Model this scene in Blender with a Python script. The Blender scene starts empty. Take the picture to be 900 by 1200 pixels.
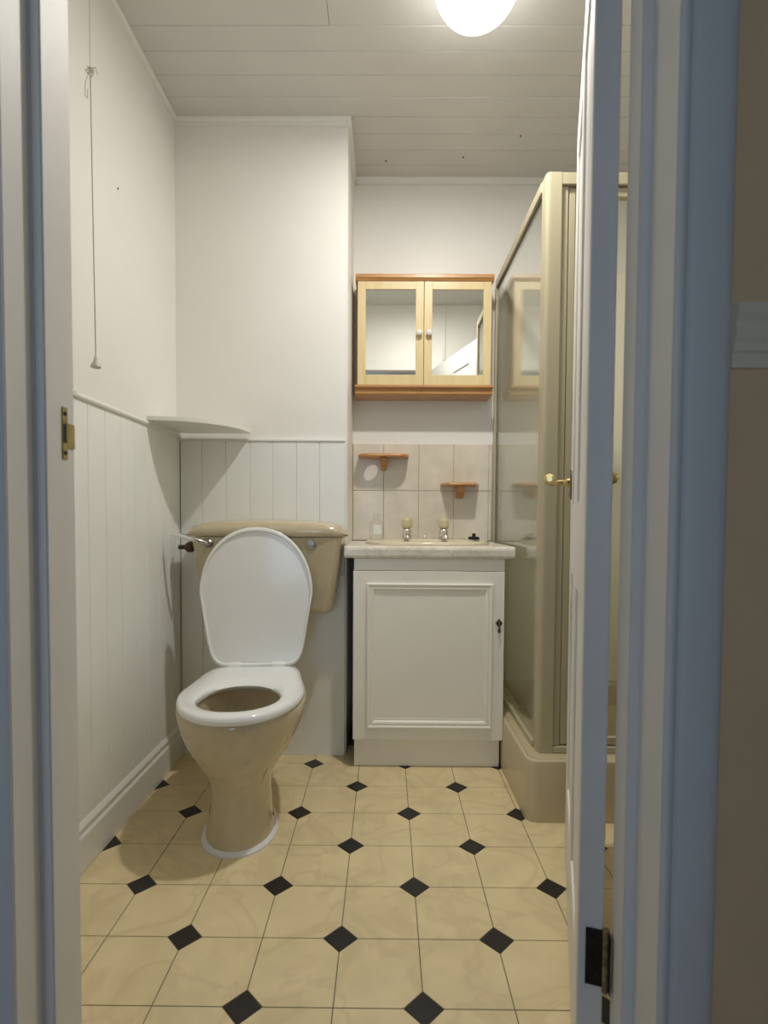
import bpy, bmesh, math, random
from mathutils import Vector, Matrix
random.seed(7)
S = bpy.context.scene
COL = S.collection
PI = math.pi

# ------------------------------------------------------------------ camera
CAM_H = 0.9156
PITCH, YAW, ROLL = 0.0355, -0.0059, 0.0059
FPX, CX, CY = 643.53, 448.55, 630.2
F = Vector((math.sin(YAW)*math.cos(PITCH), math.cos(YAW)*math.cos(PITCH), -math.sin(PITCH)))
Rt = Vector((math.cos(YAW), -math.sin(YAW), 0)); Up = Rt.cross(F)
c_, s_ = math.cos(ROLL), math.sin(ROLL)
Rt, Up = c_*Rt + s_*Up, c_*Up - s_*Rt
cam = bpy.data.cameras.new('camera'); camo = bpy.data.objects.new('camera', cam); COL.objects.link(camo)
camo.matrix_world = Matrix(((Rt.x, Up.x, -F.x, 0), (Rt.y, Up.y, -F.y, 0), (Rt.z, Up.z, -F.z, CAM_H), (0, 0, 0, 1)))
cam.sensor_fit = 'VERTICAL'; cam.sensor_height = 36; cam.lens = FPX*36/1200
cam.shift_x = (450-CX)/1200; cam.shift_y = (CY-600)/1200
cam.clip_start = 0.02
cam.dof.use_dof = True; cam.dof.focus_distance = 1.95; cam.dof.aperture_fstop = 5.0
S.camera = camo

# ------------------------------------------------------------------ world, lights, exposure
W = bpy.data.worlds.new('world'); S.world = W; W.use_nodes = True
bg = W.node_tree.nodes['Background']; bg.inputs[0].default_value = (.55, .75, 1.0, 1); bg.inputs[1].default_value = .5
wl = bpy.data.lights.new('hall_window_daylight', 'AREA'); wl.shape = 'RECTANGLE'; wl.size = .8; wl.size_y = 1.2
wl.energy = 6.6; wl.color = (.56, .77, 1.04)
wlo = bpy.data.objects.new('hall_window_daylight', wl); COL.objects.link(wlo)
wlo.location = (-.5, -1.62, 1.1); wlo.rotation_euler = (PI/2, 0, 0)      # faces +Y, standing in the hall window
GLOBE_STRENGTH = 12.0; BULB_WATT = 29.0; BULB_COL = (1.0, .965, .90)
S.view_settings.view_transform = 'Standard'; S.view_settings.look = 'None'
S.view_settings.gamma = 1; S.view_settings.exposure = 0.0; S.view_settings.use_curve_mapping = False
S.cycles.use_denoising = True
S.cycles.max_bounces = 14; S.cycles.diffuse_bounces = 8; S.cycles.glossy_bounces = 6
S.cycles.transparent_max_bounces = 16; S.cycles.sample_clamp_indirect = 6

# ------------------------------------------------------------------ materials
MATS = {}
def mat(name, col, rough=.5, metal=0, spec=.5, noise=None, bump=None, coat=0, emit=None):
    """noise = (scale, amount, detail) colour variation; bump = (scale, strength, distance)."""
    m = bpy.data.materials.new(name); m.use_nodes = True; MATS[name] = m
    nt = m.node_tree; b = nt.nodes['Principled BSDF']
    b.inputs['Base Color'].default_value = (*col, 1); b.inputs['Roughness'].default_value = rough
    b.inputs['Metallic'].default_value = metal; b.inputs['Specular IOR Level'].default_value = spec
    b.inputs['Coat Weight'].default_value = coat; b.inputs['Coat Roughness'].default_value = .08
    if noise or bump:
        tc = nt.nodes.new('ShaderNodeTexCoord')
    if noise:
        n = nt.nodes.new('ShaderNodeTexNoise'); n.inputs['Scale'].default_value = noise[0]; n.inputs['Detail'].default_value = noise[2] if len(noise) > 2 else 4
        nt.links.new(tc.outputs['Object'], n.inputs['Vector'])
        r = nt.nodes.new('ShaderNodeValToRGB')
        a = noise[1]
        r.color_ramp.elements[0].position = .3; r.color_ramp.elements[1].position = .7
        r.color_ramp.elements[0].color = (*[c*(1-a) for c in col], 1)
        r.color_ramp.elements[1].color = (*[min(1, c*(1+a*.6)) for c in col], 1)
        nt.links.new(n.outputs['Fac'], r.inputs['Fac']); nt.links.new(r.outputs['Color'], b.inputs['Base Color'])
    if bump:
        n2 = nt.nodes.new('ShaderNodeTexNoise'); n2.inputs['Scale'].default_value = bump[0]; n2.inputs['Detail'].default_value = 5
        nt.links.new(tc.outputs['Object'], n2.inputs['Vector'])
        bp = nt.nodes.new('ShaderNodeBump'); bp.inputs['Strength'].default_value = bump[1]; bp.inputs['Distance'].default_value = bump[2]
        nt.links.new(n2.outputs['Fac'], bp.inputs['Height']); nt.links.new(bp.outputs['Normal'], b.inputs['Normal'])
    if emit:
        b.inputs['Emission Color'].default_value = (*emit[0], 1); b.inputs['Emission Strength'].default_value = emit[1]
    return m

def wood(name, c1, c2, rough=.35, axis='X', scale=9):
    m = bpy.data.materials.new(name); m.use_nodes = True; nt = m.node_tree; b = nt.nodes['Principled BSDF']
    tc = nt.nodes.new('ShaderNodeTexCoord'); mp = nt.nodes.new('ShaderNodeMapping')
    sc = {'X': (1.2, 9, 9), 'Z': (9, 9, 1.2)}[axis]
    mp.inputs['Scale'].default_value = sc
    n = nt.nodes.new('ShaderNodeTexNoise'); n.inputs['Scale'].default_value = scale; n.inputs['Detail'].default_value = 6; n.inputs['Distortion'].default_value = .6
    r = nt.nodes.new('ShaderNodeValToRGB'); r.color_ramp.elements[0].position = .32; r.color_ramp.elements[1].position = .68
    r.color_ramp.elements[0].color = (*c1, 1); r.color_ramp.elements[1].color = (*c2, 1)
    L = nt.links.new
    L(tc.outputs['Object'], mp.inputs['Vector']); L(mp.outputs['Vector'], n.inputs['Vector']); L(n.outputs['Fac'], r.inputs['Fac']); L(r.outputs['Color'], b.inputs['Base Color'])
    b.inputs['Roughness'].default_value = rough; b.inputs['Coat Weight'].default_value = .3
    return m

def veined(name, base, vein, scale, amt, rough, bumpd=0, veinw=.06, world=True):
    """stone-like sheet: base colour clouded by noise with thin darker veins."""
    m = bpy.data.materials.new(name); m.use_nodes = True; nt = m.node_tree; b = nt.nodes['Principled BSDF']; L = nt.links.new
    if world:
        tc = nt.nodes.new('ShaderNodeNewGeometry'); vec = tc.outputs['Position']
    else:
        tc = nt.nodes.new('ShaderNodeTexCoord'); vec = tc.outputs['Object']
    n1 = nt.nodes.new('ShaderNodeTexNoise'); n1.inputs['Scale'].default_value = scale; n1.inputs['Detail'].default_value = 6; n1.inputs['Distortion'].default_value = 1.0
    L(vec, n1.inputs['Vector'])
    r1 = nt.nodes.new('ShaderNodeValToRGB'); cr = r1.color_ramp
    cr.elements[0].position = .5-veinw; cr.elements[0].color = (0, 0, 0, 1)
    cr.elements[1].position = .5+veinw; cr.elements[1].color = (0, 0, 0, 1)
    e = cr.elements.new(.5); e.color = (1, 1, 1, 1)
    L(n1.outputs['Fac'], r1.inputs['Fac'])
    n2 = nt.nodes.new('ShaderNodeTexNoise'); n2.inputs['Scale'].default_value = scale*1.7; n2.inputs['Detail'].default_value = 8
    L(vec, n2.inputs['Vector'])
    mul = nt.nodes.new('ShaderNodeMath'); mul.operation = 'MULTIPLY'; L(r1.outputs['Color'], mul.inputs[0]); L(n2.outputs['Fac'], mul.inputs[1])
    m2 = nt.nodes.new('ShaderNodeMath'); m2.operation = 'MULTIPLY'; L(mul.outputs[0], m2.inputs[0]); m2.inputs[1].default_value = amt
    mix = nt.nodes.new('ShaderNodeMix'); mix.data_type = 'RGBA'; mix.inputs['A'].default_value = (*base, 1); mix.inputs['B'].default_value = (*vein, 1)
    L(m2.outputs[0], mix.inputs['Factor'])
    r3 = nt.nodes.new('ShaderNodeValToRGB'); r3.color_ramp.elements[0].color = (.88, .88, .86, 1); r3.color_ramp.elements[1].color = (1.04, 1.04, 1.05, 1)
    r3.color_ramp.elements[0].position = .3; r3.color_ramp.elements[1].position = .75
    L(n2.outputs['Fac'], r3.inputs['Fac'])
    mm = nt.nodes.new('ShaderNodeMix'); mm.data_type = 'RGBA'; mm.blend_type = 'MULTIPLY'; mm.inputs['Factor'].default_value = 1
    L(mix.outputs['Result'], mm.inputs['A']); L(r3.outputs['Color'], mm.inputs['B']); L(mm.outputs['Result'], b.inputs['Base Color'])
    b.inputs['Roughness'].default_value = rough
    if bumpd:
        bp = nt.nodes.new('ShaderNodeBump'); bp.inputs['Strength'].default_value = .3; bp.inputs['Distance'].default_value = bumpd
        L(n2.outputs['Fac'], bp.inputs['Height']); L(bp.outputs['Normal'], b.inputs['Normal'])
    return m

def thin_glass(name, tint, ripple=0, base=.05, rough=0.02):
    """a sheet of glass: clear film plus Schlick reflection from both faces."""
    m = bpy.data.materials.new(name); m.use_nodes = True; nt = m.node_tree; L = nt.links.new
    nt.nodes.remove(nt.nodes['Principled BSDF']); out = nt.nodes['Material Output']
    tr = nt.nodes.new('ShaderNodeBsdfTransparent'); tr.inputs[0].default_value = (*tint, 1)
    gl = nt.nodes.new('ShaderNodeBsdfAnisotropic'); gl.inputs['Roughness'].default_value = rough
    lw = nt.nodes.new('ShaderNodeLayerWeight'); lw.inputs[0].default_value = .5
    pw = nt.nodes.new('ShaderNodeMath'); pw.operation = 'POWER'; pw.inputs[1].default_value = 4.0; L(lw.outputs['Facing'], pw.inputs[0])
    ma = nt.nodes.new('ShaderNodeMath'); ma.operation = 'MULTIPLY_ADD'; ma.inputs[1].default_value = 1-base; ma.inputs[2].default_value = base; L(pw.outputs[0], ma.inputs[0])
    mx = nt.nodes.new('ShaderNodeMixShader'); L(ma.outputs[0], mx.inputs[0]); L(tr.outputs[0], mx.inputs[1]); L(gl.outputs[0], mx.inputs[2])
    L(mx.outputs[0], out.inputs[0])
    if ripple:
        tc = nt.nodes.new('ShaderNodeTexCoord'); mp = nt.nodes.new('ShaderNodeMapping'); mp.inputs['Rotation'].default_value = (math.radians(20), 0, 0)
        wv = nt.nodes.new('ShaderNodeTexWave'); wv.bands_direction = 'Y'; wv.inputs['Scale'].default_value = 14; wv.inputs['Distortion'].default_value = .6
        L(tc.outputs['Object'], mp.inputs[0]); L(mp.outputs[0], wv.inputs['Vector'])
        bp = nt.nodes.new('ShaderNodeBump'); bp.inputs['Strength'].default_value = ripple; bp.inputs['Distance'].default_value = .002
        L(wv.outputs['Fac'], bp.inputs['Height']); L(bp.outputs['Normal'], gl.inputs['Normal'])
    return m

PLASTER = mat('white_wall_paint', (.795, .78, .75), .45, bump=(55, .12, .004), noise=(3, .03))
PANEL = mat('white_panel_gloss', (.83, .845, .825), .32, bump=(90, .08, .002), noise=(4, .04))
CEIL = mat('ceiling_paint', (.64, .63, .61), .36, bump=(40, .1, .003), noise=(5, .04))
TRIM = mat('white_trim_gloss', (.78, .775, .75), .3, bump=(60, .1, .002))
FRAME = mat('white_frame_gloss', (.78, .77, .75), .5, bump=(70, .15, .002), noise=(6, .03))
HALL = mat('hall_beige_paint', (.88, .62, .36), .7, bump=(70, .2, .003), noise=(5, .05))
RAILP = mat('dado_rail_paint', (.88, .78, .60), .5)
HALLW = mat('hall_plain_paint', (.5, .5, .48), .8)
HALLF = wood('hall_floor_wood', (.20, .12, .07), (.30, .19, .11), .5)
GROUT = mat('floor_grout', (.17, .145, .10), .8)
TILE = veined('cream_vinyl', (.80, .665, .405), (.60, .475, .27), 5.5, .75, .38, .0004)
DIAM = mat('black_vinyl', (.016, .014, .014), .4, noise=(30, .3))
WTILE = veined('wall_tile_glaze', (.74, .68, .58), (.70, .64, .54), 9, .5, .22)
WGROUT = mat('wall_tile_grout', (.56, .52, .45), .8)
CREAM = mat('champagne_ceramic', (.55, .475, .325), .12, coat=.4, noise=(40, .05, 2))
CREAMIN = mat('champagne_ceramic_inside', (.50, .43, .30), .15, noise=(8, .15), coat=.3)
SEAT = mat('white_seat_plastic', (.85, .865, .87), .16, coat=.3)
SILIC = mat('white_sealant', (.74, .74, .76), .5)
CHROME = mat('chrome', (.82, .82, .83), .12, 1)
DULLCHROME = mat('dull_chrome', (.45, .44, .42), .35, 1)
BRASS = mat('polished_brass', (.62, .50, .23), .24, 1, noise=(25, .15))
AGEDBRASS = mat('aged_brass', (.48, .40, .18), .4, 1, noise=(60, .4))
DARKBRASS = mat('tarnished_plate', (.17, .15, .12), .4, .8)
RUST = mat('dark_hinge_iron', (.030, .024, .020), .55, .6, noise=(70, .5))
RUSTEDGE = mat('worn_hinge_pin', (.30, .24, .15), .5, .7, noise=(90, .6))
BROWNNUT = mat('brown_valve_nut', (.075, .04, .02), .5, noise=(60, .3))
SHOWER = mat('champagne_aluminium', (.46, .415, .285), .35, bump=(120, .05, .001))
TRAY = mat('champagne_acrylic', (.54, .46, .31), .25)
SHLIN = mat('shower_lining_panel', (.84, .82, .70), .3)
GLASS = thin_glass('shower_glass', (.98, .985, .96), ripple=.06, base=.06)
BOTTLE = thin_glass('clear_plastic', (.985, .985, .97), base=.05, rough=.15)
ACRYL = mat('ivory_acrylic', (.64, .57, .36), .15, coat=.5)
DOORYEL = wood('pale_cabinet_wood', (.66, .52, .27), (.72, .585, .325), .4, 'Z', 4)
CORNICE = wood('honey_pine', (.43, .21, .065), (.55, .29, .10), .35, 'X', 7)
PINE = wood('orange_pine', (.40, .165, .04), (.56, .27, .08), .3, 'X', 8)
MIRROR = mat('mirror_silver', (.86, .88, .86), .015, 1)
KNOBW = mat('white_knob_ceramic', (.80, .79, .76), .15)
VAN = mat('vanity_white', (.87, .85, .78), .36, bump=(80, .06, .002), noise=(4, .03))
MARB = veined('marble_laminate', (.78, .74, .66), (.50, .47, .40), 10, .8, .25)
BASIN = mat('ivory_ceramic', (.68, .61, .46), .12, coat=.4)
BLACKP = mat('black_rubber', (.012, .012, .013), .45)
BRONZE = mat('dark_bronze', (.09, .075, .05), .4, .7)
LABELM = mat('bottle_label', (.80, .82, .80), .5)
DARK = mat('dark_void', (.03, .03, .03), .9)
CORD = mat('old_cord', (.60, .56, .48), .8)
CORDG = mat('grey_cord', (.34, .33, .31), .8)
GREYP = mat('grey_plastic', (.50, .49, .46), .4)
WATER = thin_glass('bowl_water', (.72, .68, .52), base=.05)
GLOBE = bpy.data.materials.new('lit_opal_glass'); GLOBE.use_nodes = True
_nt = GLOBE.node_tree; _nt.nodes.remove(_nt.nodes['Principled BSDF'])
_e = _nt.nodes.new('ShaderNodeEmission'); _e.inputs[0].default_value = (*BULB_COL, 1); _e.inputs[1].default_value = GLOBE_STRENGTH
_t = _nt.nodes.new('ShaderNodeBsdfTransparent'); _t.inputs[0].default_value = (.95, .95, .93, 1)
_m = _nt.nodes.new('ShaderNodeMixShader'); _m.inputs[0].default_value = .5
_nt.links.new(_t.outputs[0], _m.inputs[1]); _nt.links.new(_e.outputs[0], _m.inputs[2]); _nt.links.new(_m.outputs[0], _nt.nodes['Material Output'].inputs[0])

# ------------------------------------------------------------------ builders
ORG = {}                                       # world origin of each root, for parts written in world coordinates
class MB:
    def __init__(self): self.bm = bmesh.new()
    def box(self, x0, x1, y0, y1, z0, z1, bev=0, seg=1):
        m = Matrix.LocRotScale(((x0+x1)/2, (y0+y1)/2, (z0+z1)/2), None, (x1-x0, y1-y0, z1-z0))
        r = bmesh.ops.create_cube(self.bm, size=1, matrix=m)
        if bev:
            es = list({e for v in r['verts'] for e in v.link_edges})
            bmesh.ops.bevel(self.bm, geom=es, offset=bev, segments=seg, affect='EDGES', clamp_overlap=True)
        return self
    def loft(self, rings, cap0=True, cap1=True, closed=True):
        R = [[self.bm.verts.new(p) for p in r] for r in rings]
        n = len(rings[0])
        for a, b in zip(R, R[1:]):
            for i in range(n if closed else n-1):
                j = (i+1) % n
                self.bm.faces.new((a[i], a[j], b[j], b[i]))
        if cap0: self.bm.faces.new(R[0][::-1])
        if cap1: self.bm.faces.new(R[-1])
        return self
    def prism(self, poly, z0, z1, axis='Z'):
        f = {'Z': lambda a, b, t: (a, b, t), 'X': lambda a, b, t: (t, a, b), 'Y': lambda a, b, t: (a, t, b)}[axis]
        return self.loft([[f(a, b, z0) for a, b in poly], [f(a, b, z1) for a, b in poly]])
    def lathe(self, prof, c, axis='Z', n=24):
        """prof: (radius, height along axis)."""
        rings = []
        for r, h in prof:
            ring = []
            for k in range(n):
                a = 2*PI*k/n; u, v = r*math.cos(a), r*math.sin(a)
                p = {'Z': (u, v, h), 'Y': (u, h, v), 'X': (h, u, v), '-Y': (u, -h, v), '-X': (-h, u, v)}[axis]
                ring.append((c[0]+p[0], c[1]+p[1], c[2]+p[2]))
            rings.append(ring)
        return self.loft(rings)
    def tube(self, pts, r, n=10):
        pts = [Vector(p) for p in pts]; rr = r if isinstance(r, (list, tuple)) else [r]*len(pts); rings = []
        ref = Vector((0, 0, 1))
        for i, p in enumerate(pts):
            t = (pts[min(i+1, len(pts)-1)] - pts[max(i-1, 0)]).normalized()
            if abs(t.dot(ref)) > .95: ref = Vector((1, 0, 0))
            a = t.cross(ref).normalized(); b = t.cross(a)
            rings.append([p + a*rr[i]*math.cos(2*PI*k/n) + b*rr[i]*math.sin(2*PI*k/n) for k in range(n)])
        return self.loft(rings)
    def ball(self, c, r, seg=20, sx=1, sy=1, sz=1):
        bmesh.ops.create_uvsphere(self.bm, u_segments=seg, v_segments=max(8, seg//2), radius=r, matrix=Matrix.LocRotScale(c, None, (sx, sy, sz)))
        return self
    def make(self, name, m, parent=None, smooth=False, angle=40, local=False):
        bmesh.ops.recalc_face_normals(self.bm, faces=self.bm.faces)
        o = ORG.get(parent, Vector()) if (parent and not local) else Vector()
        me = bpy.data.meshes.new(name)
        if o.length: bmesh.ops.translate(self.bm, verts=self.bm.verts, vec=-o)
        self.bm.to_mesh(me); self.bm.free()
        me.materials.append(m)
        if smooth:
            for p in me.polygons: p.use_smooth = True
            me.set_sharp_from_angle(angle=math.radians(angle))
        ob = bpy.data.objects.new(name, me); COL.objects.link(ob)
        if parent: ob.parent = parent; ORG[ob] = ORG.get(parent, Vector())
        return ob

def thing(name, label, cat, loc, rotz=0, group=None, kind=None):
    o = bpy.data.objects.new(name, None); COL.objects.link(o); o.empty_display_size = .05
    o.location = loc; o.rotation_euler = (0, 0, rotz); ORG[o] = Vector(loc)
    o['label'] = label; o['category'] = cat
    if group: o['group'] = group
    if kind: o['kind'] = kind
    return o
def tag(o, label, cat, group=None):
    o['label'] = label; o['category'] = cat
    if group: o['group'] = group
    return o
def struct(o, label=None, cat=None):
    o['kind'] = 'structure'
    if label: o['label'] = label
    if cat: o['category'] = cat
    return o
def lab(o, label): o['label'] = label; return o

# ------------------------------------------------------------------ room dimensions
XL, XR = -.80, 1.24          # plaster faces left / right
YF, YB = .785, 2.46          # bathroom face of the doorway wall / back wall
YH = .69                     # hall face of the doorway wall
ZC = 2.40
XCH, YCH = -.15, 2.10        # chimney breast: right side, front

# floor: cream vinyl with cut corners and black inset diamonds
floor = struct(MB().box(XL-.1, XR+.1, YH-.1, YB+.1, -.06, -.0012).make('floor', GROUT), 'bathroom floor of cream tiles with black diamond insets', 'floor')
U = .17; X0, Y0 = -.2638, .9947; HD = .0365; G = .0011
def clip(poly, ax, lim, keep_less):
    out = []
    for i, p in enumerate(poly):
        q = poly[(i+1) % len(poly)]
        ip, iq = (p[ax] <= lim) == keep_less, (q[ax] <= lim) == keep_less
        if ip: out.append(p)
        if ip != iq:
            t = (lim-p[ax])/(q[ax]-p[ax]); out.append((p[0]+t*(q[0]-p[0]), p[1]+t*(q[1]-p[1])))
    return out
RX0, RX1, RY0, RY1 = XL+.001, XR-.001, .665, YCH
shared = {}
def piece(poly, cx, cy, name, m, key):
    w = [(cx+a, cy+b) for a, b in poly]
    c = clip(clip(clip(clip(w, 0, RX0, False), 0, RX1, True), 1, RY0, False), 1, YB-.001, True)
    if len(c) < 3: return
    if cx < XCH and min(b for a, b in c) > YCH: return
    if min(a for a, b in c) > .50 and min(b for a, b in c) > 1.72: return
    if min(b for a, b in c) > 2.1: return
    if len(c) == len(w) and all(abs(a[0]-b[0])+abs(a[1]-b[1]) < 1e-7 for a, b in zip(c, w)) and key in shared:
        o = bpy.data.objects.new(name, shared[key]); COL.objects.link(o); o.parent = floor; o.location = (cx, cy, 0); return
    mb = MB(); mb.loft([[(a-cx, b-cy, -.0025) for a, b in c], [(a-cx, b-cy, -.0003) for a, b in c], [(a-cx-.0004*(1 if a > cx else -1), b-cy-.0004*(1 if b > cy else -1), 0) for a, b in c]], cap0=False)
    o = mb.make(name, m, floor, local=True); o.location = (cx, cy, 0)
    if len(c) == len(w) and all(abs(a[0]-b[0])+abs(a[1]-b[1]) < 1e-7 for a, b in zip(c, w)): shared.setdefault(key, o.data)
h = U/2
for i in range(-4, 10):
    for j in range(-3, 10):
        cx, cy = X0+(i+.5)*U, Y0+(j+.5)*U
        k = HD+G*1.5
        if (i+j) % 2 == 0:      # diamonds at lower-left and upper-right corners
            poly = [(-h+k, -h+G), (h-G, -h+G), (h-G, h-k), (h-k, h-G), (-h+G, h-G), (-h+G, -h+k)]; key = 'a'
        else:
            poly = [(-h+G, -h+G), (h-k, -h+G), (h-G, -h+k), (h-G, h-G), (-h+k, h-G), (-h+G, h-k)]; key = 'b'
        piece(poly, cx, cy, 'floor_tile', TILE, key)
        if (i+j) % 2 == 0:
            piece([(-HD, 0), (0, -HD), (HD, 0), (0, HD)], X0+i*U, Y0+j*U, 'inset_diamond', DIAM, 'd')

# ceiling of tongue and groove boards running left to right
ceiling = struct(MB().box(XL-.1, XR+.1, YH-.05, YB+.1, ZC+.012, ZC+.08).make('ceiling', DARK), 'white painted board ceiling of the bathroom', 'ceiling')
seams = [.805, .895, .986, 1.076, 1.167, 1.258, 1.348, 1.438, 1.528, 1.618, 1.709, 1.80, 1.895, 1.990, 2.085, 2.176, 2.271, 2.366, 2.459]
def board_profile(a, b, t=.012, c=.0022, z=ZC):
    return [(a+.0003, z+t), (a+.0003, z+c), (a+c*.8, z), (b-c*.8, z), (b-.0003, z+c), (b-.0003, z+t)]
prev = YF
for k, s in enumerate(seams):
    dz = random.uniform(-.0008, .0008)
    pr = [(a, z+dz) for a, z in board_profile(prev, s)]
    cuts = [XL, XR] if k != 10 else [XL, -.18, XR]
    for a, b in zip(cuts, cuts[1:]):
        MB().prism(pr, a+.0007, b-.0007, 'X').make('ceiling_board', CEIL, ceiling)
    prev = s
for x, y in ((.308, 2.311), (.512, 2.185), (-.01, 2.335)):
    MB().lathe([(.0035, 0), (.0035, .002)], (x, y, ZC-.0022), n=10).make('screw_head', DARK, ceiling)

# walls
wall_left = struct(MB().box(XL-.1, XL, YH, YB+.1, -.01, ZC+.02).make('wall_left', PLASTER), 'left wall, plaster above white panelling', 'wall')
XP = -.785
lseams = [.785, .83, .918, 1.006, 1.094, 1.182, 1.270, 1.358, 1.446, 1.535, 1.624, 1.712, 1.800, 1.888, 1.976, 2.064, YCH]
for a, b in zip(lseams, lseams[1:]):
    t = XP-XL; c = .0022
    poly = [(XL, a+.0003), (XP-c, a+.0003), (XP, a+c), (XP, b-c), (XP-c, b-.0003), (XL, b-.0003)]
    MB().prism(poly, .118, 1.215).make('panel_board', PANEL, wall_left)
MB().lathe([(.0035, 0), (.0035, .001)], (XL, 1.656, 1.886), 'X', 10).make('nail_hole', DARK, wall_left)
# dado cap on the panelling, half round
def half_round(x, z, r, n=8):
    return [(x-.006, z-r)] + [(x+r*math.sin(PI*k/n)*1.0, z-r*math.cos(PI*k/n)) for k in range(n+1)] + [(x-.006, z+r)]
mb = MB(); prof = half_round(XP, 1.222, .0085)
mb.loft([[(x, YF, z) for x, z in prof], [(x, YCH-.012, z) for x, z in prof]])
struct(mb.make('trim_1', TRIM, smooth=True), 'white half round dado strip topping left wall panelling', 'trim')
# skirting left
sp = [(XL, 0), (-.773, 0), (-.773, .088), (-.7745, .092), (-.7785, .096), (-.7785, .103), (-.776, .107), (-.776, .113), (-.780, .120), (-.784, .126), (XL, .126)]
mb = MB(); mb.loft([[(x, YF, z) for x, z in sp], [(x, YCH-.014, z) for x, z in sp]])
struct(mb.make('baseboard_left', TRIM), 'white moulded skirting board along the left wall', 'baseboard')

wall_back = struct(MB().box(XL-.1, XR+.1, YB, YB+.1, -.01, ZC+.02).make('wall_back', PLASTER), 'back wall, plaster over beige tile splashback', 'wall')
TW, TH = .1555, .2075; tx0 = -.1675
MB().box(XCH+.001, .470, YB-.004, YB, .80, 1.246).make('tile_grout', WGROUT, wall_back)
for zz0, zz1 in ((.818, 1.038), (1.040, 1.2465)):
    for k in range(5):
        a, b = max(tx0+k*TW, XCH+.001), min(tx0+(k+1)*TW, .468)
        if b-a > .012: MB().box(a+.0009, b-.0009, YB-.010, YB-.001, zz0, zz1, .0015, 1).make('wall_tile', WTILE, wall_back)
MB().box(.498, XR-.002, YB-.008, YB, .19, 1.99).make('lining_panel', SHLIN, wall_back)

wall_chim = struct(MB().box(XL-.02, XCH, YCH, YB+.02, -.01, ZC+.02).make('wall_chimney', PLASTER), 'chimney breast wall behind the toilet', 'wall')
cs = [-.7815, -.700, -.609, -.518, -.431, -.342, -.253, -.158]
YP = 2.086
for a, b in zip(cs, cs[1:]):
    c = .0022
    poly = [(a+.0003, YCH), (b-.0003, YCH), (b-.0003, YP+c), (b-c, YP), (a+c, YP), (a+.0003, YP+c)]
    MB().prism(poly, .70 if a > cs[0] else .0005, 1.203).make('panel_board', PANEL, wall_chim)
lab(MB().box(-.6995, -.156, YP+.001, YCH, .0, .699, .001).make('lower_panel', PANEL, wall_chim), 'plain white lower panel')
MB().box(-.785, -.157, YP-.004, YCH, 1.2035, 1.214, .002).make('panel_cap', TRIM, wall_chim)
# cornice strips
def cornice(name, pts, label):
    o = MB(); o.prism(*pts); return struct(o.make(name, TRIM), label, 'trim')
q = [(0, 0), (.018, 0), (.018, -.008), (.012, -.014), (.012, -.030), (0, -.032)]
mb = MB(); mb.loft([[(XL+a*.8, YF, ZC+b*.62) for a, b in q], [(XL+a*.8, YCH-.01, ZC+b*.62) for a, b in q]])
struct(mb.make('trim_2', TRIM), 'thin white cornice strip along top of left wall', 'trim')
mb = MB(); mb.loft([[(XL, YCH-a, ZC+b) for a, b in q], [(XCH+.0126, YCH-a, ZC+b) for a, b in q]])
mb.loft([[(XCH+a*.7, YCH-.0179, ZC+b) for a, b in q], [(XCH+a*.7, YB, ZC+b) for a, b in q]])
struct(mb.make('trim_3', TRIM), 'white cornice strip around top of chimney breast', 'trim')
mb = MB(); mb.loft([[(XCH+.012, YB-a, ZC+b*.85) for a, b in q], [(XR, YB-a, ZC+b*.85) for a, b in q]])
struct(mb.make('trim_4', TRIM), 'white cornice strip along top of back wall', 'trim')

wall_right = struct(MB().box(XR, XR+.1, YH, YB+.1, -.01, ZC+.02).make('wall_right', PLASTER), 'right wall behind the shower', 'wall')
MB().box(XR-.008, XR, 1.72, YB-.009, .19, 1.99).make('lining_panel', SHLIN, wall_right)
wf = MB()
wf.box(XL-.1, -.474, YH+.006, YF, -.01, ZC+.02); wf.box(.364, XR+.1, YH+.006, YF, -.01, ZC+.02); wf.box(-.474, .364, YH+.006, YF, 1.965, ZC+.02)
wall_front = struct(wf.make('wall_front', PLASTER), 'doorway wall, bathroom side', 'wall')

# hall side
wh = MB(); wh.box(-1.3, -.474, YH, YH+.006, -.01, 2.45); wh.box(.364, 1.7, YH, YH+.006, -.01, 2.45); wh.box(-.474, .364, YH, YH+.006, 1.965, 2.45)
struct(wh.make('wall_hall', HALL), 'dim beige hall wall right of the doorway', 'wall')
struct(MB().box(1.6, 1.7, -1.8, YH, -.01, 2.45).make('wall_hall_right', HALLW), 'hall wall out of view on the right', 'wall')
struct(MB().box(-1.4, -1.3, -1.8, YH, -.01, 2.45).make('wall_hall_left', HALLW), 'hall wall out of view on the left', 'wall')
wb = MB(); wb.box(-1.4, -.9, -1.8, -1.7, -.01, 2.45); wb.box(0, 1.7, -1.8, -1.7, -.01, 2.45); wb.box(-.9, 0, -1.8, -1.7, -.01, .6); wb.box(-.9, 0, -1.8, -1.7, 1.9, 2.45)
struct(wb.make('wall_hall_back', HALLW), 'hall wall behind the camera with a window', 'wall')
struct(MB().box(-1.4, 1.7, -1.8, YH-.1, -.06, -.001).make('floor_hall', HALLF), 'hall floor before the doorway', 'floor')
struct(MB().box(-1.4, 1.7, -1.8, YH, 2.45, 2.5).make('ceiling_hall', HALLW), 'hall ceiling', 'ceiling')

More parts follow.
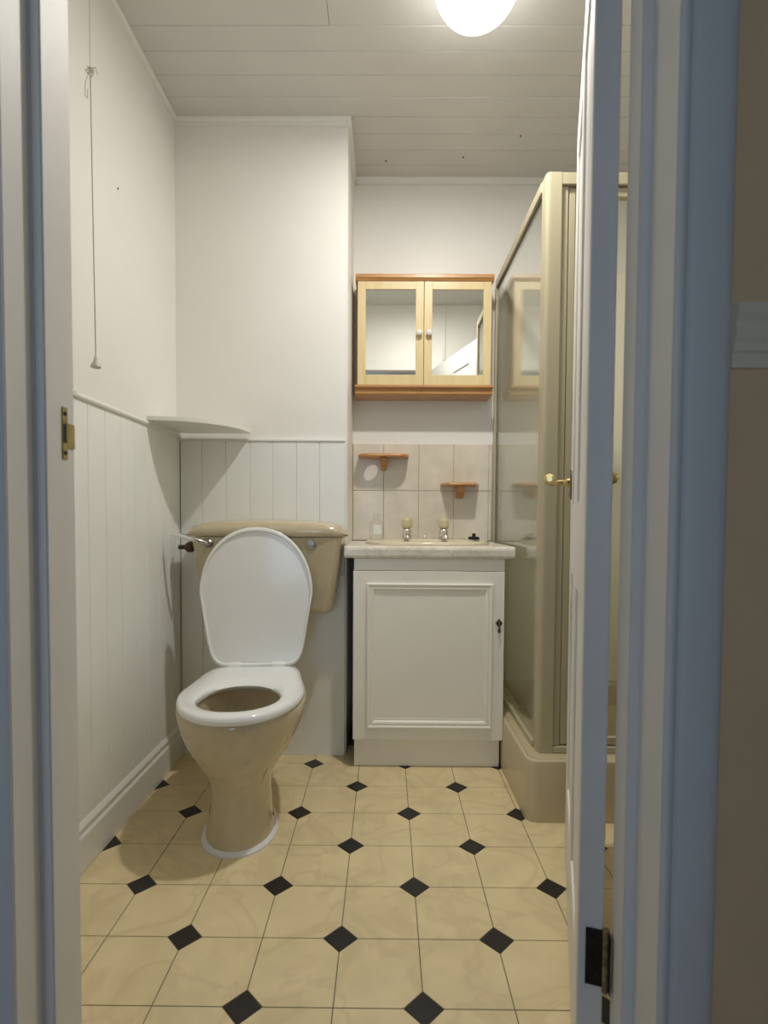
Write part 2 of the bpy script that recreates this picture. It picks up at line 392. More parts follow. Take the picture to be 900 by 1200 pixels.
# door frame
frame = thing('trim_5', 'white door frame and architraves around the bathroom doorway', 'door frame', (-.06, .74, 0), kind='structure')
def bevpoly(mb, off=.002):
    es = [e for e in mb.bm.edges if abs(e.verts[0].co.z-e.verts[1].co.z) > .5]
    bmesh.ops.bevel(mb.bm, geom=es, offset=off, segments=2, affect='EDGES'); return mb
mb = MB().prism([(-.474, .664), (-.460, .664), (-.460, .719), (-.445, .719), (-.445, YF), (-.474, YF)], 0, 1.965)
bevpoly(mb).make('jamb', FRAME, frame)
mb = MB().prism([(.364, .680), (.349, .680), (.349, .745), (.333, .745), (.333, YF), (.364, YF)], 0, 1.965)
bevpoly(mb).make('jamb', FRAME, frame)
MB().box(-.46, .349, .68, YF, 1.942, 1.965, .002).make('head', FRAME, frame)
mb = MB().prism([(-.461, .690), (-.461, .664), (-.463, .662), (-.520, .664), (-.530, .670), (-.535, .690)], 0, 1.97)
mb.make('architrave', FRAME, frame)
mb = MB().prism([(.350, .690), (.350, .683), (.352, .679), (.356, .677), (.361, .678), (.364, .682), (.366, .685), (.368, .680), (.372, .678), (.405, .677), (.416, .679), (.421, .684), (.4235, .690)], 0, 1.97)
mb.make('architrave', FRAME, frame, smooth=True, angle=50)
MB().box(-.535, .425, .664, .690, 1.97, 2.04, .003).make('architrave', FRAME, frame)
for a, b in ((-.53, -.452), (.346, .42)):
    MB().box(a, b, YF, YF+.013, 0, 1.948, .003).make('architrave', FRAME, frame)
MB().box(-.53, .42, YF, YF+.013, 1.948, 2.017, .003).make('architrave', FRAME, frame)
# strike plate on left jamb
sk = MB(); xs = -.4447
sk.box(xs-.001, xs+.0012, .754, .766, .995, 1.066, .0004)
sk.box(xs-.001, xs+.0012, .766, .7835, 1.011, 1.045, .0004)
strike = lab(sk.make('strike_plate', AGEDBRASS, frame), 'aged brass strike plate')
MB().box(xs, xs+.0016, .756, .763, 1.017, 1.043).make('latch_hole', DARK, strike)
for z in (1.003, 1.057):
    MB().lathe([(.003, 0), (.003, .0016)], (xs+.0005, .760, z), 'X', 10).make('screw', DARK, strike)

struct(MB().box(.385, .405, YF, YF+.018, 2.018, ZC-.002, .003).make('trim_7', TRIM), 'white vertical conduit strip above the doorway', 'trim')
# hall dado rail
rp = [(YH, 1.103), (YH-.006, 1.103), (YH-.007, 1.120), (YH-.010, 1.123), (YH-.010, 1.132), (YH-.013, 1.137), (YH-.0145, 1.147), (YH-.012, 1.153), (YH-.014, 1.159), (YH-.018, 1.167), (YH-.018, 1.178), (YH, 1.180)]
struct(MB().prism(rp, .4235, 1.6, 'X').make('trim_6', RAILP), 'moulded dado rail on the hall wall', 'trim')

# ------------------------------------------------------------------ door, opened into the room
TH_D = .036; LW = .752; DT = 1.937
door = thing('door_1', 'white panelled door standing open into the bathroom', 'door', (.3235, .789, 0), math.radians(73), kind='structure')
def D(name, m=FRAME, bev=.0015, *boxes, parent=None):
    mb = MB()
    for b in boxes: mb.box(*b, bev)
    return mb.make(name, m, parent or door, local=True)
for a, b in ((0, .105), (LW-.105, LW)): D('stile', FRAME, .002, (a, b, 0, TH_D, .012, DT))
for a, b in ((.012, .21), (.78, .95), (DT-.11, DT)): D('rail', FRAME, .0015, (.105, LW-.105, .0004, TH_D-.0004, a, b))
for a, b in ((.21, .78), (.95, DT-.11)): D('mullion', FRAME, .0015, (LW/2-.045, LW/2+.045, .0004, TH_D-.0004, a, b))
for a, b in ((.21, .78), (.95, DT-.11)):
    for c, d in ((.105, LW/2-.045), (LW/2+.045, LW-.105)): D('panel', FRAME, .0005, (c, d, .005, TH_D-.005, a, b))
# lever handle sets on both faces near the free edge
HZ = 1.014; HX = .70
def handle(side):
    y = TH_D if side > 0 else 0.0; s = side
    pl = MB()
    n = 14; ring = [(HX+.020*math.cos(2*PI*k/n), HZ-.004+.043*math.sin(2*PI*k/n)) for k in range(n)]
    pl.loft([[(a, y, b) for a, b in ring], [(a, y+s*.003, b) for a, b in ring], [(HX+(a-HX)*.8, y+s*.005, HZ-.004+(b-HZ+.004)*.9) for a, b in ring]])
    plate = lab(pl.make('handle_plate', DARKBRASS, door, local=True, smooth=True), 'tarnished oval handle plate')
    lv = MB(); ax = 'Y' if s > 0 else '-Y'
    lv.lathe([(.013, .004), (.012, .012), (.008, .022), (.007, .036), (.0095, .048), (.009, .056)], (HX, y, HZ), ax, 16)
    yy = y+s*.056
    lv.tube([(HX+.010, yy, HZ), (HX, yy, HZ), (HX-.03, yy+s*.002, HZ+.002), (HX-.065, yy+s*.002, HZ+.003), (HX-.085, yy, HZ+.003), (HX-.097, yy, HZ+.003), (HX-.103, yy, HZ+.003)],
            [.006, .009, .009, .011, .0150, .0140, .007], 8)
    lv.make('door_handle', BRASS, plate, local=True)
    kh = MB().lathe([(.006, .004), (.006, .007)], (HX, y, HZ-.032), ax, 10).make('keyhole', BRASS, plate, local=True)
handle(1); handle(-1)
# hinges
for z0, z1 in ((.226, .312), (1.66, 1.746)):
    hg = MB(); hg.box(-.0016, .0004, .0005, .0245, z0, z1, .0004)
    hinge = lab(hg.make('hinge', RUST, door, local=True), 'dark rusty butt hinge')
    pn = MB(); pn.lathe([(.0048, z0-.004), (.0048, z1+.004)], (-.0035, -.0035, 0), 'Z', 12).make('hinge_pin', RUSTEDGE, hinge, local=True)
    for k in range(3):
        MB().lathe([(.0035, 0), (.0035, .001)], (-.0016, .014, z0+.014+k*.029), '-X', 10).make('screw', RUST, hinge, local=True)
    lf = MB().box(-.012, -.0015, -.0095, -.008, z0-.002, z1-.002).make('jamb_leaf', RUST, hinge, local=True)

# ------------------------------------------------------------------ ceiling lamp
gx, gy, gz, gr = .234, 1.52, 2.368, .117
lamp = thing('ceiling_lamp', 'glowing white globe lamp on the ceiling', 'lamp', (gx, gy, ZC))
MB().lathe([(.106, ZC-.001), (.106, ZC-.028), (.103, ZC-.031), (.02, ZC-.031)], (gx, gy, 0), 'Z', 36).make('gallery', KNOBW, lamp, smooth=True)
prof = [(gr*math.sin(a)**.8, gz-gr*math.cos(a)) for a in [PI/2*k/18 for k in range(19)]]
prof[0] = (.002, gz-gr)
mb = MB(); mb.loft([[(gx+rr*math.cos(2*PI*k/40), gy+rr*math.sin(2*PI*k/40), zz) for k in range(40)] for rr, zz in prof], cap1=False)
mb.make('lamp_globe', GLOBE, lamp, smooth=True, angle=180)
MB().lathe([(.045, ZC-.031), (.045, ZC-.046)], (gx, gy, 0), 'Z', 20).make('lamp_board', KNOBW, lamp)
bl = bpy.data.lights.new('light_bulb', 'AREA'); bl.shape = 'DISK'; bl.size = .07; bl.energy = BULB_WATT; bl.color = BULB_COL     # LED board facing down
blo = bpy.data.objects.new('light_bulb', bl); COL.objects.link(blo); blo.location = (gx, gy, ZC-.049)

# ------------------------------------------------------------------ pull cord
cx, cy = -.735, 1.385
pc = thing('pull_cord', 'long pull cord with knot hanging by left wall', 'pull cord', (cx, cy, ZC))
MB().lathe([(.042, ZC-.002), (.042, ZC-.018), (.036, ZC-.030), (.012, ZC-.036)], (cx, cy, 0), 'Z', 24).make('switch_body', KNOBW, pc, smooth=True)
MB().tube([(cx, cy, ZC-.034), (cx+.0015, cy, 2.25), (cx+.001, cy, 2.011)], .0012, 6).make('upper_cord', CORD, pc)
kn = MB()
for k in range(7):
    a = k*1.1
    kn.tube([(cx, cy, 2.008+.002*k), (cx+.010*math.cos(a), cy+.007*math.sin(a), 2.014+.004*math.sin(a*1.7)), (cx+.006*math.cos(a+1), cy+.004*math.sin(a+1), 2.006-.003*k/2)], .0013, 5)
kn.tube([(cx, cy, 2.011), (cx-.011, cy, 1.986), (cx-.013, cy, 1.951), (cx-.007, cy, 1.944), (cx-.006, cy, 1.966)], .0010, 5)
kn.tube([(cx, cy, 2.016), (cx+.014, cy, 2.018), (cx+.019, cy, 2.002)], .0014, 5)
kn.make('cord_knot', CORD, pc)
MB().tube([(cx+.001, cy, 2.011), (cx+.003, cy, 1.7), (cx+.006, cy, 1.311)], .0013, 6).make('lower_cord', CORDG, pc)
MB().lathe([(.002, 1.317), (.004, 1.314), (.006, 1.303), (.0115, 1.295), (.0125, 1.289), (.010, 1.287)], (cx+.006, cy, 0), 'Z', 16).make('cord_pull', GREYP, pc, smooth=True)

# ------------------------------------------------------------------ corner shelf
n = 20; pts = [(XP+.001, YP-.0045), (XP+.001, 1.800)]
for k in range(n+1):
    a = PI/2*k/n
    pts.append((XP+.014+.262*math.sin(a)**1.1, YP-.0045-.283*max(0, math.cos(a))**.85))
mb = MB().prism(pts, 1.2315, 1.2445)
tag(mb.make('corner_shelf', TRIM), 'white curved corner shelf on the panelling above the cistern', 'shelf')

# ------------------------------------------------------------------ toilet (local: front is -y, origin at hinge line on floor)
TO = Vector((-.447, 1.885, 0))
wc = thing('toilet', 'champagne toilet pan with white seat and raised lid', 'toilet', TO, math.radians(5))
def egg(w, yf, yr, n=48, rear_n=3.2, taper=.14, cfrac=.47):
    """outline, front at y=-yf, rear at y=-yr; returns (x, y) list."""
    yc = -(yr+(yf-yr)*(1-cfrac)); out = []
    for k in range(n):
        a = 2*PI*k/n; c, s = math.cos(a), math.sin(a)
        if s <= 0:
            out.append((w*math.copysign(abs(c)**.92, c), yc+(yf+yc)*s))
        else:
            e = 2/rear_n; yy = (-yr-yc)*abs(s)**e
            out.append((w*math.copysign(abs(c)**e, c)*(1-taper*yy/(-yr-yc)), yc+yy))
    return out
rings = []
def R(w, yf, yr, z, **k): return [(x, y, z) for x, y in egg(w, yf, yr, **k)]
outer = [R(.098, .438, .165, 0, taper=.1), R(.096, .436, .165, .02, taper=.1), R(.089, .429, .165, .06, taper=.1), R(.084, .425, .16, .11, taper=.08), R(.085, .426, .15, .15, taper=.08),
         R(.094, .434, .13, .182, taper=.1), R(.114, .448, .09, .212), R(.141, .466, .05, .248), R(.165, .482, .015, .29), R(.181, .493, -.015, .33), R(.187, .498, -.028, .36), R(.187, .498, -.03, .374), R(.183, .492, -.028, .381)]
inner = [R(.125, .440, .145, .381, rear_n=2.2, taper=.1), R(.118, .432, .155, .365, rear_n=2.2), R(.121, .432, .15, .33, rear_n=2.2), R(.105, .41, .17, .28, rear_n=2.2), R(.078, .38, .2, .23, rear_n=2.2), R(.05, .35, .24, .17, rear_n=2.2)]
pan = MB().loft(outer+inner).make('pan', CREAM, wc, smooth=True, angle=60, local=True)
MB().loft([[(x, y, z) for x, y, z in R(.099, .401, .178, .262, rear_n=2.2)], [(x, y, z-.001) for x, y, z in R(.098, .400, .18, .262, rear_n=2.2)]]).make('bowl_water', WATER, pan, local=True)
mb = MB(); mb.tube([(0, -.22, .15), (0, -.12, .17), (0, .0, .175), (0, .185, .175)], [.07, .062, .054, .052], 20).make('outlet_pipe', CREAM, wc, smooth=True, local=True)
MB().tube([(-.0, -.03, .345), (0, .01, .36), (0, .075, .375), (0, .098, .40), (0, .1, .55)], .024, 16).make('flush_pipe', SEAT, wc, smooth=True, local=True)
ring0 = egg(.108, .448, .165, taper=.1); ring1 = egg(.096, .436, .17, taper=.1)
MB().loft([[(x, y, 0.0005) for x, y in ring0], [(x*.99, y*.998, .006) for x, y in ring0], [(x, y, .013) for x, y in ring1], [(x, y, 0.0005) for x, y in ring1]], cap0=False, cap1=False).make('sealant_ring', SILIC, wc, smooth=True, local=True)
for y, z in ((-.30, .040), (-.315, .018)):
    MB().lathe([(.006, 0), (.006, .006), (.003, .008)], (.086, y, z), 'X', 10).make('fixing_bolt', BLACKP, wc, local=True)
# seat ring
def ringmesh(o0, o1, prof):
    """prof: list of (t from outer 0 to inner 1, z)."""
    return [[(a[0]+(b[0]-a[0])*t, a[1]+(b[1]-a[1])*t, z) for a, b in zip(o0, o1)] for t, z in prof]
so = egg(.182, .510, -.012, rear_n=9.0, taper=.20); si = egg(.116, .456, .200, rear_n=2.1, taper=.05)
sr = ringmesh(so, si, [(.06, .3815), (0, .386), (0, .393), (.05, .401), (.2, .4055), (.8, .4055), (.95, .401), (1, .393), (.97, .3815)])
seat = MB().loft(sr+[sr[0]], cap0=False, cap1=False)
bmesh.ops.remove_doubles(seat.bm, verts=seat.bm.verts, dist=1e-6)
seat.make('seat', SEAT, wc, smooth=True, angle=70, local=True)
# raised lid, leaning back about the hinge
lo = egg(.1935, .478, -.004, rear_n=9.0, taper=.21)
LEAN = math.radians(1.8); hz = .404
def up(x, y, t):            # flat lid (y forward = -) stood upright; t = thickness towards the front
    L = -y
    return (x, L*math.sin(LEAN)-t*math.cos(LEAN)+.004, hz+L*math.cos(LEAN)+t*math.sin(LEAN))
lo2 = [(x*.965, y*.96-.008) for x, y in lo]
lid = MB().loft([[up(x, y, -.010) for x, y in [(a*.93, b*.93-.015) for a, b in lo]], [up(x, y, -.008) for x, y in [(a*.985, b*.985-.003) for a, b in lo]], [up(x, y, 0) for x, y in lo], [up(x, y, .006) for x, y in lo],
                 [up(x*.99, y*.99-.002, .0085) for x, y in lo], [up(x, y, .0085) for x, y in lo2], [up(x*.985, y*.985-.003, .002) for x, y in lo2]])
lid.make('lid', SEAT, wc, smooth=True, angle=50, local=True)
for s in (-1, 1):
    MB().lathe([(.011, -.022), (.0125, -.018), (.0125, .018), (.011, .022)], (s*.075, .004, .403), 'X', 14).make('hinge', SEAT, wc, smooth=True, local=True)

# ------------------------------------------------------------------ cistern
cxm, yb = -.428, YP-.002
ci = thing('cistern', 'wide champagne low level cistern against the panelling', 'cistern', (cxm, 2.0, .571))
def rrect(hw, y0, y1, r, z, n=6, cx=cxm):
    out = []
    for (sx, sy, a0) in ((1, 1, 0), (-1, 1, PI/2), (-1, 0, PI), (1, 0, 1.5*PI)):
        ccx = cx+sx*(hw-r); ccy = (y1-.006) if sy else (y0+r); rr = r if not sy else .006
        ccx = cx+sx*(hw-rr)
        for k in range(n+1):
            a = a0+PI/2*k/n; out.append((ccx+rr*math.cos(a), ccy+rr*math.sin(a), z))
    return out
body = [rrect(.222, 1.976, yb-.006, .03, .571), rrect(.231, 1.967, yb, .035, .576), rrect(.235, 1.962, yb, .035, .590), rrect(.254, 1.954, yb, .035, .72), rrect(.273, 1.945, yb, .035, .846)]
MB().loft(body).make('tank', CREAM, ci, smooth=True, angle=50)
# lid with arched top
NX = 24; hwL = .288; rings = []
for k in range(NX+1):
    t = -1+2*k/NX; x = cxm+hwL*t
    e = max(0, 1-abs(t)**9)**.5                       # rounded ends
    zt = .8545+(.0385+.014*(1-t*t))*e*1.0; yf = 1.933+.014*(1-e)+.012*abs(t)**4
    zb = .8485
    rings.append([(x, yb, zb), (x, yf+.004, zb), (x, yf, zb+.006), (x, yf, zb+(zt-zb)*.45), (x, yf+.006, zb+(zt-zb)*.75), (x, yf+.022, zb+(zt-zb)*.94), (x, yf+.05, zt), (x, yb, zt)])
MB().loft(rings).make('tank_lid', CREAM, ci, smooth=True, angle=55)
# lever
lx, lz = -.630, .8245
dsc = MB().lathe([(.017, 0), (.017, .004), (.013, .008), (.009, .012)], (lx, 1.948, lz), '-Y', 20).make('lever_boss', DULLCHROME, ci, smooth=True)
MB().tube([(lx, 1.943, lz), (lx-.002, 1.924, lz+.001), (lx-.02, 1.914, lz+.006), (lx-.05, 1.907, lz+.016), (lx-.08, 1.906, lz+.026), (lx-.106, 1.910, lz+.029), (lx-.118, 1.912, lz+.028)], [.007, .008, .0085, .009, .009, .0065, .003], 12).make('flush_lever', CHROME, dsc, smooth=True)
MB().lathe([(.018, 0), (.018, .003), (.014, .0055)], (-.262, 1.9475, .822), '-Y', 20).make('blanking_disc', DULLCHROME, ci, smooth=True)
nut = MB(); nut.lathe([(.013, 0), (.019, .004), (.019, .022), (.012, .030), (.008, .034), (.008, .055)], (-.702, 2.0, .806), '-X', 8); nut.tube([(-.712, 2.0, .82), (-.708, 1.998, .838)], .006, 8)
lab(nut.make('inlet_nut', BROWNNUT, ci), 'dark brown inlet nut')

# ------------------------------------------------------------------ vanity unit
VX0, VX1, VY0, VY1 = -.114, .4275, 1.988, YB-.012
va = thing('vanity_unit', 'white vanity unit with panelled door beside the shower', 'cabinet', (.155, 2.0, 0))
bx = MB(); bx.box(VX0, VX0+.016, VY0, VY1, .11, .771); bx.box(VX1-.016, VX1, VY0, VY1, .11, .771); bx.box(VX0+.016, VX1-.016, VY1-.01, VY1, .11, .60); bx.box(VX0+.016, VX1-.016, VY0, VY1-.01, .11, .126)
bx.make('carcass', VAN, va)
MB().box(VX0, VX1, VY0-.018, VY0-.0005, .7285, .7715, .001).make('top_rail', VAN, va)
MB().box(VX0+.001, VX1-.006, VY0+.012, VY0+.028, 0.0005, .109, .001).make('plinth', VAN, va)
dm = MB(); dx0, dx1, dz0, dz1 = VX0-.003, VX1+.0005, .1105, .7265; yd = VY0-.018
dm.box(dx0, dx1, yd, VY0-.0005, dz0, dz1, .0015)
vd = dm.make('door', VAN, va)
# raised moulding frame: mitred profile
def frame_loft(mb, x0, x1, z0, z1, prof):
    rings = []
    for off, y in prof:
        rings.append([(x0+off, y, z0+off), (x1-off, y, z0+off), (x1-off, y, z1-off), (x0+off, y, z1-off)])
    mb.loft(rings, cap0=False, cap1=False); return mb
mo = frame_loft(MB(), -.068, .386, .155, .682, [(0, yd+.0005), (.0005, yd-.008), (.004, yd-.010), (.008, yd-.009), (.010, yd-.006), (.014, yd-.006), (.018, yd-.0075), (.024, yd-.005), (.028, yd-.001), (.034, yd-.001), (.036, yd+.0003)])
mo.make('moulding', VAN, vd)
es = MB(); kx, kz = .409, .540
es.loft([[(kx-.013, yd-.0002, kz), (kx, yd-.0002, kz-.0165), (kx+.013, yd-.0002, kz), (kx, yd-.0002, kz+.0165)], [(kx-.013, yd-.002, kz), (kx, yd-.002, kz-.0165), (kx+.013, yd-.002, kz), (kx, yd-.002, kz+.0165)], [(kx-.006, yd-.005, kz), (kx, yd-.005, kz-.008), (kx+.006, yd-.005, kz), (kx, yd-.005, kz+.008)]])
plate = lab(es.make('handle_plate', BRONZE, vd), 'dark bronze diamond handle plate')
dp = MB(); dp.lathe([(.0045, .003), (.0045, .010), (.002, .012)], (kx, yd, kz), '-Y', 12)
dp.tube([(kx, yd-.008, kz-.002), (kx, yd-.009, kz-.014), (kx, yd-.008, kz-.022), (kx, yd-.008, kz-.030), (kx, yd-.008, kz-.035)], [.0026, .0026, .005, .006, .002], 10)
dp.make('drop_handle', BRONZE, plate, smooth=True)

wtp = [(2.445, .7725), (1.963, .7725), (1.957, .776), (1.955, .783), (1.955, .803), (1.958, .811), (1.965, .815), (2.449, .815), (2.449, .7725)]
# worktop with an opening for the bowl: four strips as one sheet
BXC, BYC = .163, 2.20
mb = MB().prism(wtp[1:8]+[(2.449, .7725)], -.1485, .4605, 'X')
wt = mb.make('worktop', MARB); bmd = None
tag(wt, 'cream marble effect worktop with rolled front edge on vanity unit', 'worktop')
mb = MB().prism([(BXC+.19*math.cos(2*PI*k/32), 2.175+.135*math.sin(2*PI*k/32)) for k in range(32)], .74, .85)
cut = mb.make('cut_tmp', MARB)
md = wt.modifiers.new('cut', 'BOOLEAN'); md.operation = 'DIFFERENCE'; md.object = cut; md.solver = 'EXACT'
dg = bpy.context.evaluated_depsgraph_get(); nm = bpy.data.meshes.new_from_object(wt.evaluated_get(dg))
wt.modifiers.clear(); wt.data = nm; bpy.data.objects.remove(cut)

ba = thing('basin', 'ivory oval basin set into the marble effect worktop', 'basin', (BXC, 2.19, .815))
def sup(hx, hy, cx, cy, z, e=2.6, n=48):
    out = []
    for k in range(n):
        a = 2*PI*k/n; c, s = math.cos(a), math.sin(a)
        out.append((cx+hx*math.copysign(abs(c)**(2/e), c), cy+hy*math.copysign(abs(s)**(2/e), s), z))
    return out
br = [sup(.245, .188, BXC, 2.205, .8155), sup(.244, .187, BXC, 2.205, .824), sup(.236, .180, BXC, 2.205, .829), sup(.190, .135, BXC, 2.170, .829, 2.2), sup(.180, .124, BXC, 2.170, .825, 2.1), sup(.168, .112, BXC, 2.17, .80, 2.1), sup(.14, .09, BXC, 2.17, .735, 2), sup(.08, .05, BXC, 2.17, .70, 2), sup(.02, .02, BXC, 2.17, .695, 2)]
MB().loft(br, cap0=False).make('bowl', BASIN, ba, smooth=True, angle=50)
MB().box(BXC-.028, BXC+.028, 2.268, 2.2795, .803, .808).make('overflow_slot', DARK, ba)
MB().tube([(BXC, 2.335, .829), (BXC, 2.335, .842), (BXC, 2.330, .846), (BXC, 2.324, .842)], .0025, 8).make('chain_stay', CHROME, ba, smooth=True)
def tap(x, label):
    t = thing('basin_tap', label, 'tap', (x, 2.315, .8295), group='chrome taps on the basin')
    b = MB(); b.lathe([(.025, .8293), (.025, .834), (.021, .838), (.0205, .866), (.017, .872), (.012, .874)], (x, 2.315, 0), 'Z', 20)
    b.make('tap_body', CHROME, t, smooth=True)
    MB().tube([(x, 2.31, .848), (x, 2.28, .852), (x, 2.245, .848), (x, 2.232, .838), (x, 2.230, .832)], [.012, .011, .0105, .010, .009], 12).make('spout', CHROME, t, smooth=True)
    hd = MB(); rings = []
    for r, z in [(.012, .874), (.021, .876), (.0245, .884), (.0245, .907), (.021, .917), (.010, .920)]:
        rings.append([(x+r*(1 if k % 2 else .93)*math.cos(2*PI*k/16), 2.315+r*(1 if k % 2 else .93)*math.sin(2*PI*k/16), z) for k in range(16)])
    lab(hd.loft(rings).make('tap_head', ACRYL, t), 'ivory acrylic tap head')
    return t
tap(.087, 'left chrome basin tap with ivory acrylic head'); tap(.242, 'right chrome basin tap with ivory acrylic head')

pg = thing('basin_plug', 'black rubber plug resting on the basin rim at right', 'plug', (.368, 2.300, .829))
MB().lathe([(.021, .8295), (.024, .832), (.024, .838), (.018, .841), (.009, .842)], (.368, 2.300, 0), 'Z', 20).make('stopper', BLACKP, pg, smooth=True)
MB().lathe([(.007, .842), (.007, .848), (.009, .852), (.004, .855)], (.368, 2.300, 0), 'Z', 12).make('plug_knob', BLACKP, pg, smooth=True)
ch = MB(); pts = [(.360+ (BXC+.006-.360)*k/14, 2.300+.032*k/14+.006*math.sin(k*1.1), .832) for k in range(15)]
ch.tube([(.368, 2.300, .853), (.360, 2.303, .838)]+pts[2:], .0013, 5).make('plug_chain', CHROME, pg)

sb = thing('soap_bottle', 'clear plastic bottle with white label left of the basin', 'bottle', (-.042, 2.375, .815))
MB().lathe([(.022, .8157), (.0285, .819), (.0295, .835), (.0295, .885), (.026, .899), (.014, .909), (.011, .912), (.011, .916)], (-.042, 2.375, 0), 'Z', 24).make('bottle', BOTTLE, sb, smooth=True)
MB().lathe([(.0125, .914), (.0125, .932), (.011, .935)], (-.042, 2.375, 0), 'Z', 20).make('cap', BOTTLE, sb, smooth=True)
lb = MB(); rr = .0299
arc = [(-.042+rr*math.sin(a), 2.375-rr*math.cos(a)) for a in [math.radians(-25+k*10) for k in range(9)]]
lb.loft([[(x, y, .848) for x, y in arc], [(x, y, .888) for x, y in arc]], cap0=False, cap1=False, closed=False).make('bottle_label', LABELM, sb, smooth=True)

# ------------------------------------------------------------------ mirror cabinet
mc = thing('mirror_cabinet', 'two door mirror cabinet with pine cornice above the basin', 'cabinet', (.155, 2.40, 1.437))
cbm = MB(); cbm.box(-.123, .434, 2.347, YB-.001, 1.476, 1.906); cbm.make('carcass', CORNICE, mc)
MB().prism([(YB-.001, 1.9065), (2.326, 1.9065), (2.324, 1.911), (2.318, 1.917), (2.318, 1.929), (2.321, 1.932), (YB-.001, 1.932)], -.1335, .4445, 'X').make('top_cornice', CORNICE, mc)
MB().prism([(YB-.001, 1.437), (2.338, 1.437), (2.334, 1.441), (2.333, 1.459), (2.322, 1.462), (2.318, 1.467), (2.319, 1.474), (2.324, 1.4755), (YB-.001, 1.4755)], -.1335, .4445, 'X').make('bottom_shelf', CORNICE, mc)
def cab_door(x0, x1, kx):
    d = MB(); y0, y1 = 2.329, 2.3465; z0, z1 = 1.4765, 1.9055; b = .0335
    d.box(x0, x0+b, y0, y1, z0, z1, .001); d.box(x1-b, x1, y0, y1, z0, z1, .001)
    d.box(x0+b, x1-b, y0+.0003, y1, z0, z0+.042, .001); d.box(x0+b, x1-b, y0+.0003, y1, z1-b, z1, .001)
    o = d.make('door', DOORYEL, mc)
    MB().box(x0+b-.001, x1-b+.001, y0+.006, y0+.009, z0+.041, z1-b+.001).make('mirror', MIRROR, o)
    k = MB(); k.lathe([(.006, 0), (.006, .006), (.011, .010), (.013, .016), (.010, .022), (.004, .024)], (kx, y0, 1.689), '-Y', 18).make('knob', KNOBW, o, smooth=True)
    MB().lathe([(.004, .0235), (.004, .0255)], (kx, y0, 1.689), '-Y', 10).make('knob_screw', DULLCHROME, o)
cab_door(-.1245, .1525, .1345); cab_door(.1545, .4355, .175)

# ------------------------------------------------------------------ small pine shelves
def small_shelf(xc, hw, z, dep, label, hole=None, chamfer=.03, shrink=0):
    t = thing('pine_shelf', label, 'shelf', (xc, YB-.012, z), group='small pine shelves on the tiles')
    y1 = YB-.0105; y0 = y1-dep
    n = 6; out = []
    if not shrink:    # rounded front corners
        r = .045
        out = [(xc+hw, y1)]
        for k in range(n+1): a = -PI/2*k/n; out.append((xc+hw-r+r*math.cos(a), y0+r+r*math.sin(a)))
        for k in range(n+1): a = -PI/2-PI/2*k/n; out.append((xc-hw+r+r*math.cos(a), y0+r+r*math.sin(a)))
        out.append((xc-hw, y1))
    else:             # cut front corners
        out = [(xc+hw, y1), (xc+hw, y1-.012), (xc+hw-.004, y1-.020), (xc+hw-shrink*.85, y0), (xc-hw+shrink*.85, y0), (xc-hw+.004, y1-.020), (xc-hw, y1-.012), (xc-hw, y1)]
    c = Vector((xc, (y0+y1)/2))
    def ins(p, s): v = Vector(p)-c; return tuple(c+Vector((v.x*(1-s/abs(hw)), v.y*(1-s/(dep/2)))) )
    mb = MB(); th = .014
    mb.loft([[(*ins(p, .003), z) for p in out], [(*p, z+.002) for p in out], [(*p, z+th*.5) for p in out], [(*ins(p, .002), z+th*.8) for p in out], [(*ins(p, .007), z+th) for p in out]])
    o = mb.make('board', PINE, t)
    if hole:
        hx, hy, hr = hole
        cu = MB().lathe([(hr, z-.02), (hr, z+.05)], (hx, hy, 0), 'Z', 28).make('cut_tmp', PINE, t)
        m = o.modifiers.new('c', 'BOOLEAN'); m.operation = 'DIFFERENCE'; m.object = cu; m.solver = 'EXACT'
        dg = bpy.context.evaluated_depsgraph_get(); me = bpy.data.meshes.new_from_object(o.evaluated_get(dg))
        o.modifiers.clear(); o.data = me; bpy.data.objects.remove(cu)
    # curved bracket with a rounded lower end
    bw = .0125 if not shrink else .0165
    pr = [(y1, z-.0005), (y1-.070, z-.0005), (y1-.067, z-.010), (y1-.050, z-.020), (y1-.032, z-.036), (y1-.024, z-.050), (y1, z-.054)]
    b = MB().prism(pr, xc-bw, xc+bw, 'X'); bmesh.ops.bevel(b.bm, geom=[e for e in b.bm.edges], offset=.003, segments=2, affect='EDGES')
    b.make('bracket', PINE, t, smooth=True)
small_shelf(-.013, .110, 1.180, .097, 'wider pine shelf with a round hole, left on the tiles', hole=(-.052, 2.399, .030))
small_shelf(.324, .085, 1.058, .095, 'smaller pine shelf with cut corners, right on the tiles', shrink=.035)

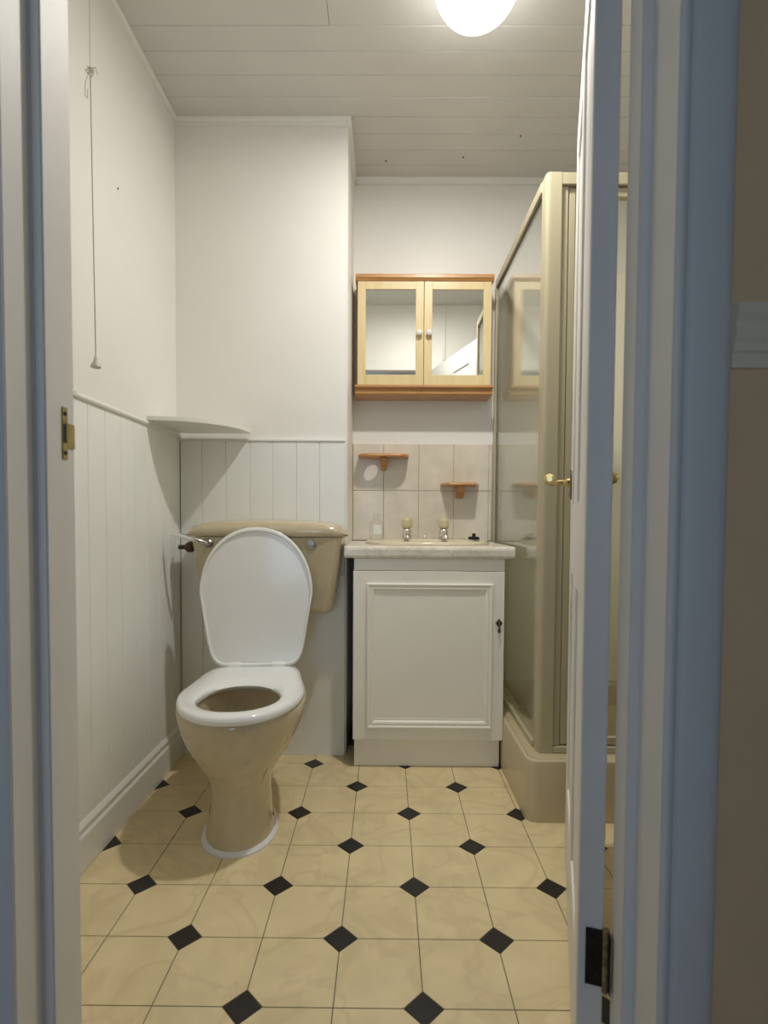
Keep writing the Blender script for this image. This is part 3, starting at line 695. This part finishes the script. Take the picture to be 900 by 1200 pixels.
# ------------------------------------------------------------------ shower enclosure
sh = thing('shower_enclosure', 'champagne framed glass shower cubicle in the right corner', 'shower', (.8, 2.05, 0))
TX0, TY0, TX1, TY1 = .4285, 1.628, XR-.010, YB-.010
def tray_ring(ins, z, r=.035, n=6):
    x0, y0, x1, y1 = TX0+ins, TY0+ins, TX1-ins*.3, TY1-ins*.3; r = max(.006, r-ins*.3)
    out = []
    for k in range(n+1): a = PI+PI/2*k/n; out.append((x0+r+r*math.cos(a), y0+r+r*math.sin(a), z))
    out += [(x1, y0, z), (x1, y1, z), (x0, y1, z)]
    return out
MB().loft([tray_ring(0, 0.0005), tray_ring(0, .176), tray_ring(.003, .186), tray_ring(.010, .190), tray_ring(.016, .186), tray_ring(.03, .186), tray_ring(.085, .186), tray_ring(.10, .178), tray_ring(.125, .10), tray_ring(.14, .09)]).make('shower_tray', TRAY, sh, smooth=True, angle=35)
SXG = .4835; zt, zb_ = 1.958, .1865
pp = [(.477, 1.740), (.477, 1.702), (.480, 1.694), (.484, 1.690), (.490, 1.689), (.5225, 1.689), (.5225, 1.740)]
MB().prism(pp, zb_, zt).make('corner_post', SHOWER, sh)
MB().box(SXG-.010, SXG+.012, 1.7405, TY1, 1.925, zt, .002).make('top_rail', SHOWER, sh)
MB().box(SXG-.012, SXG+.012, 1.7405, TY1, zb_, .205, .002).make('bottom_rail', SHOWER, sh)
MB().box(SXG-.011, SXG+.011, 2.435, TY1+.009, .205, 1.925, .002).make('wall_channel', SHOWER, sh)
MB().box(SXG-.0015, SXG+.0015, 2.426, 2.436, .205, 1.925).make('glazing_seal', DARK, sh)
MB().box(SXG-.0015, SXG+.0015, 1.741, 2.434, 1.917, 1.925).make('glazing_seal', DARK, sh)
MB().box(SXG-.002, SXG+.002, 1.741, 2.434, .206, 1.9245).make('side_glass', GLASS, sh)
# front: rails, stile and folding glass door
MB().box(.5230, TX1, 1.690, 1.730, 1.922, zt, .002).make('top_rail', SHOWER, sh)
MB().box(.5230, TX1, 1.690, 1.730, zb_, .207, .002).make('bottom_rail', SHOWER, sh)
MB().box(.5235, .5455, 1.697, 1.725, .208, 1.921, .002).make('stile', SHOWER, sh)
MB().box(1.195, TX1, 1.697, 1.725, .208, 1.921, .002).make('stile', SHOWER, sh)
for a, b in ((.547, .868), (.872, 1.193)):
    fr = MB(); y0, y1 = 1.699, 1.721
    fr.box(a, a+.022, y0, y1, .210, 1.918, .003); fr.box(b-.022, b, y0, y1, .210, 1.918, .003); fr.box(a+.022, b-.022, y0, y1, .210, .235, .002); fr.box(a+.022, b-.022, y0, y1, 1.890, 1.918, .002)
    fd = fr.make('door', SHOWER, sh)
    MB().box(a+.020, b-.020, 1.708, 1.712, .233, 1.892).make('pane', GLASS, fd)
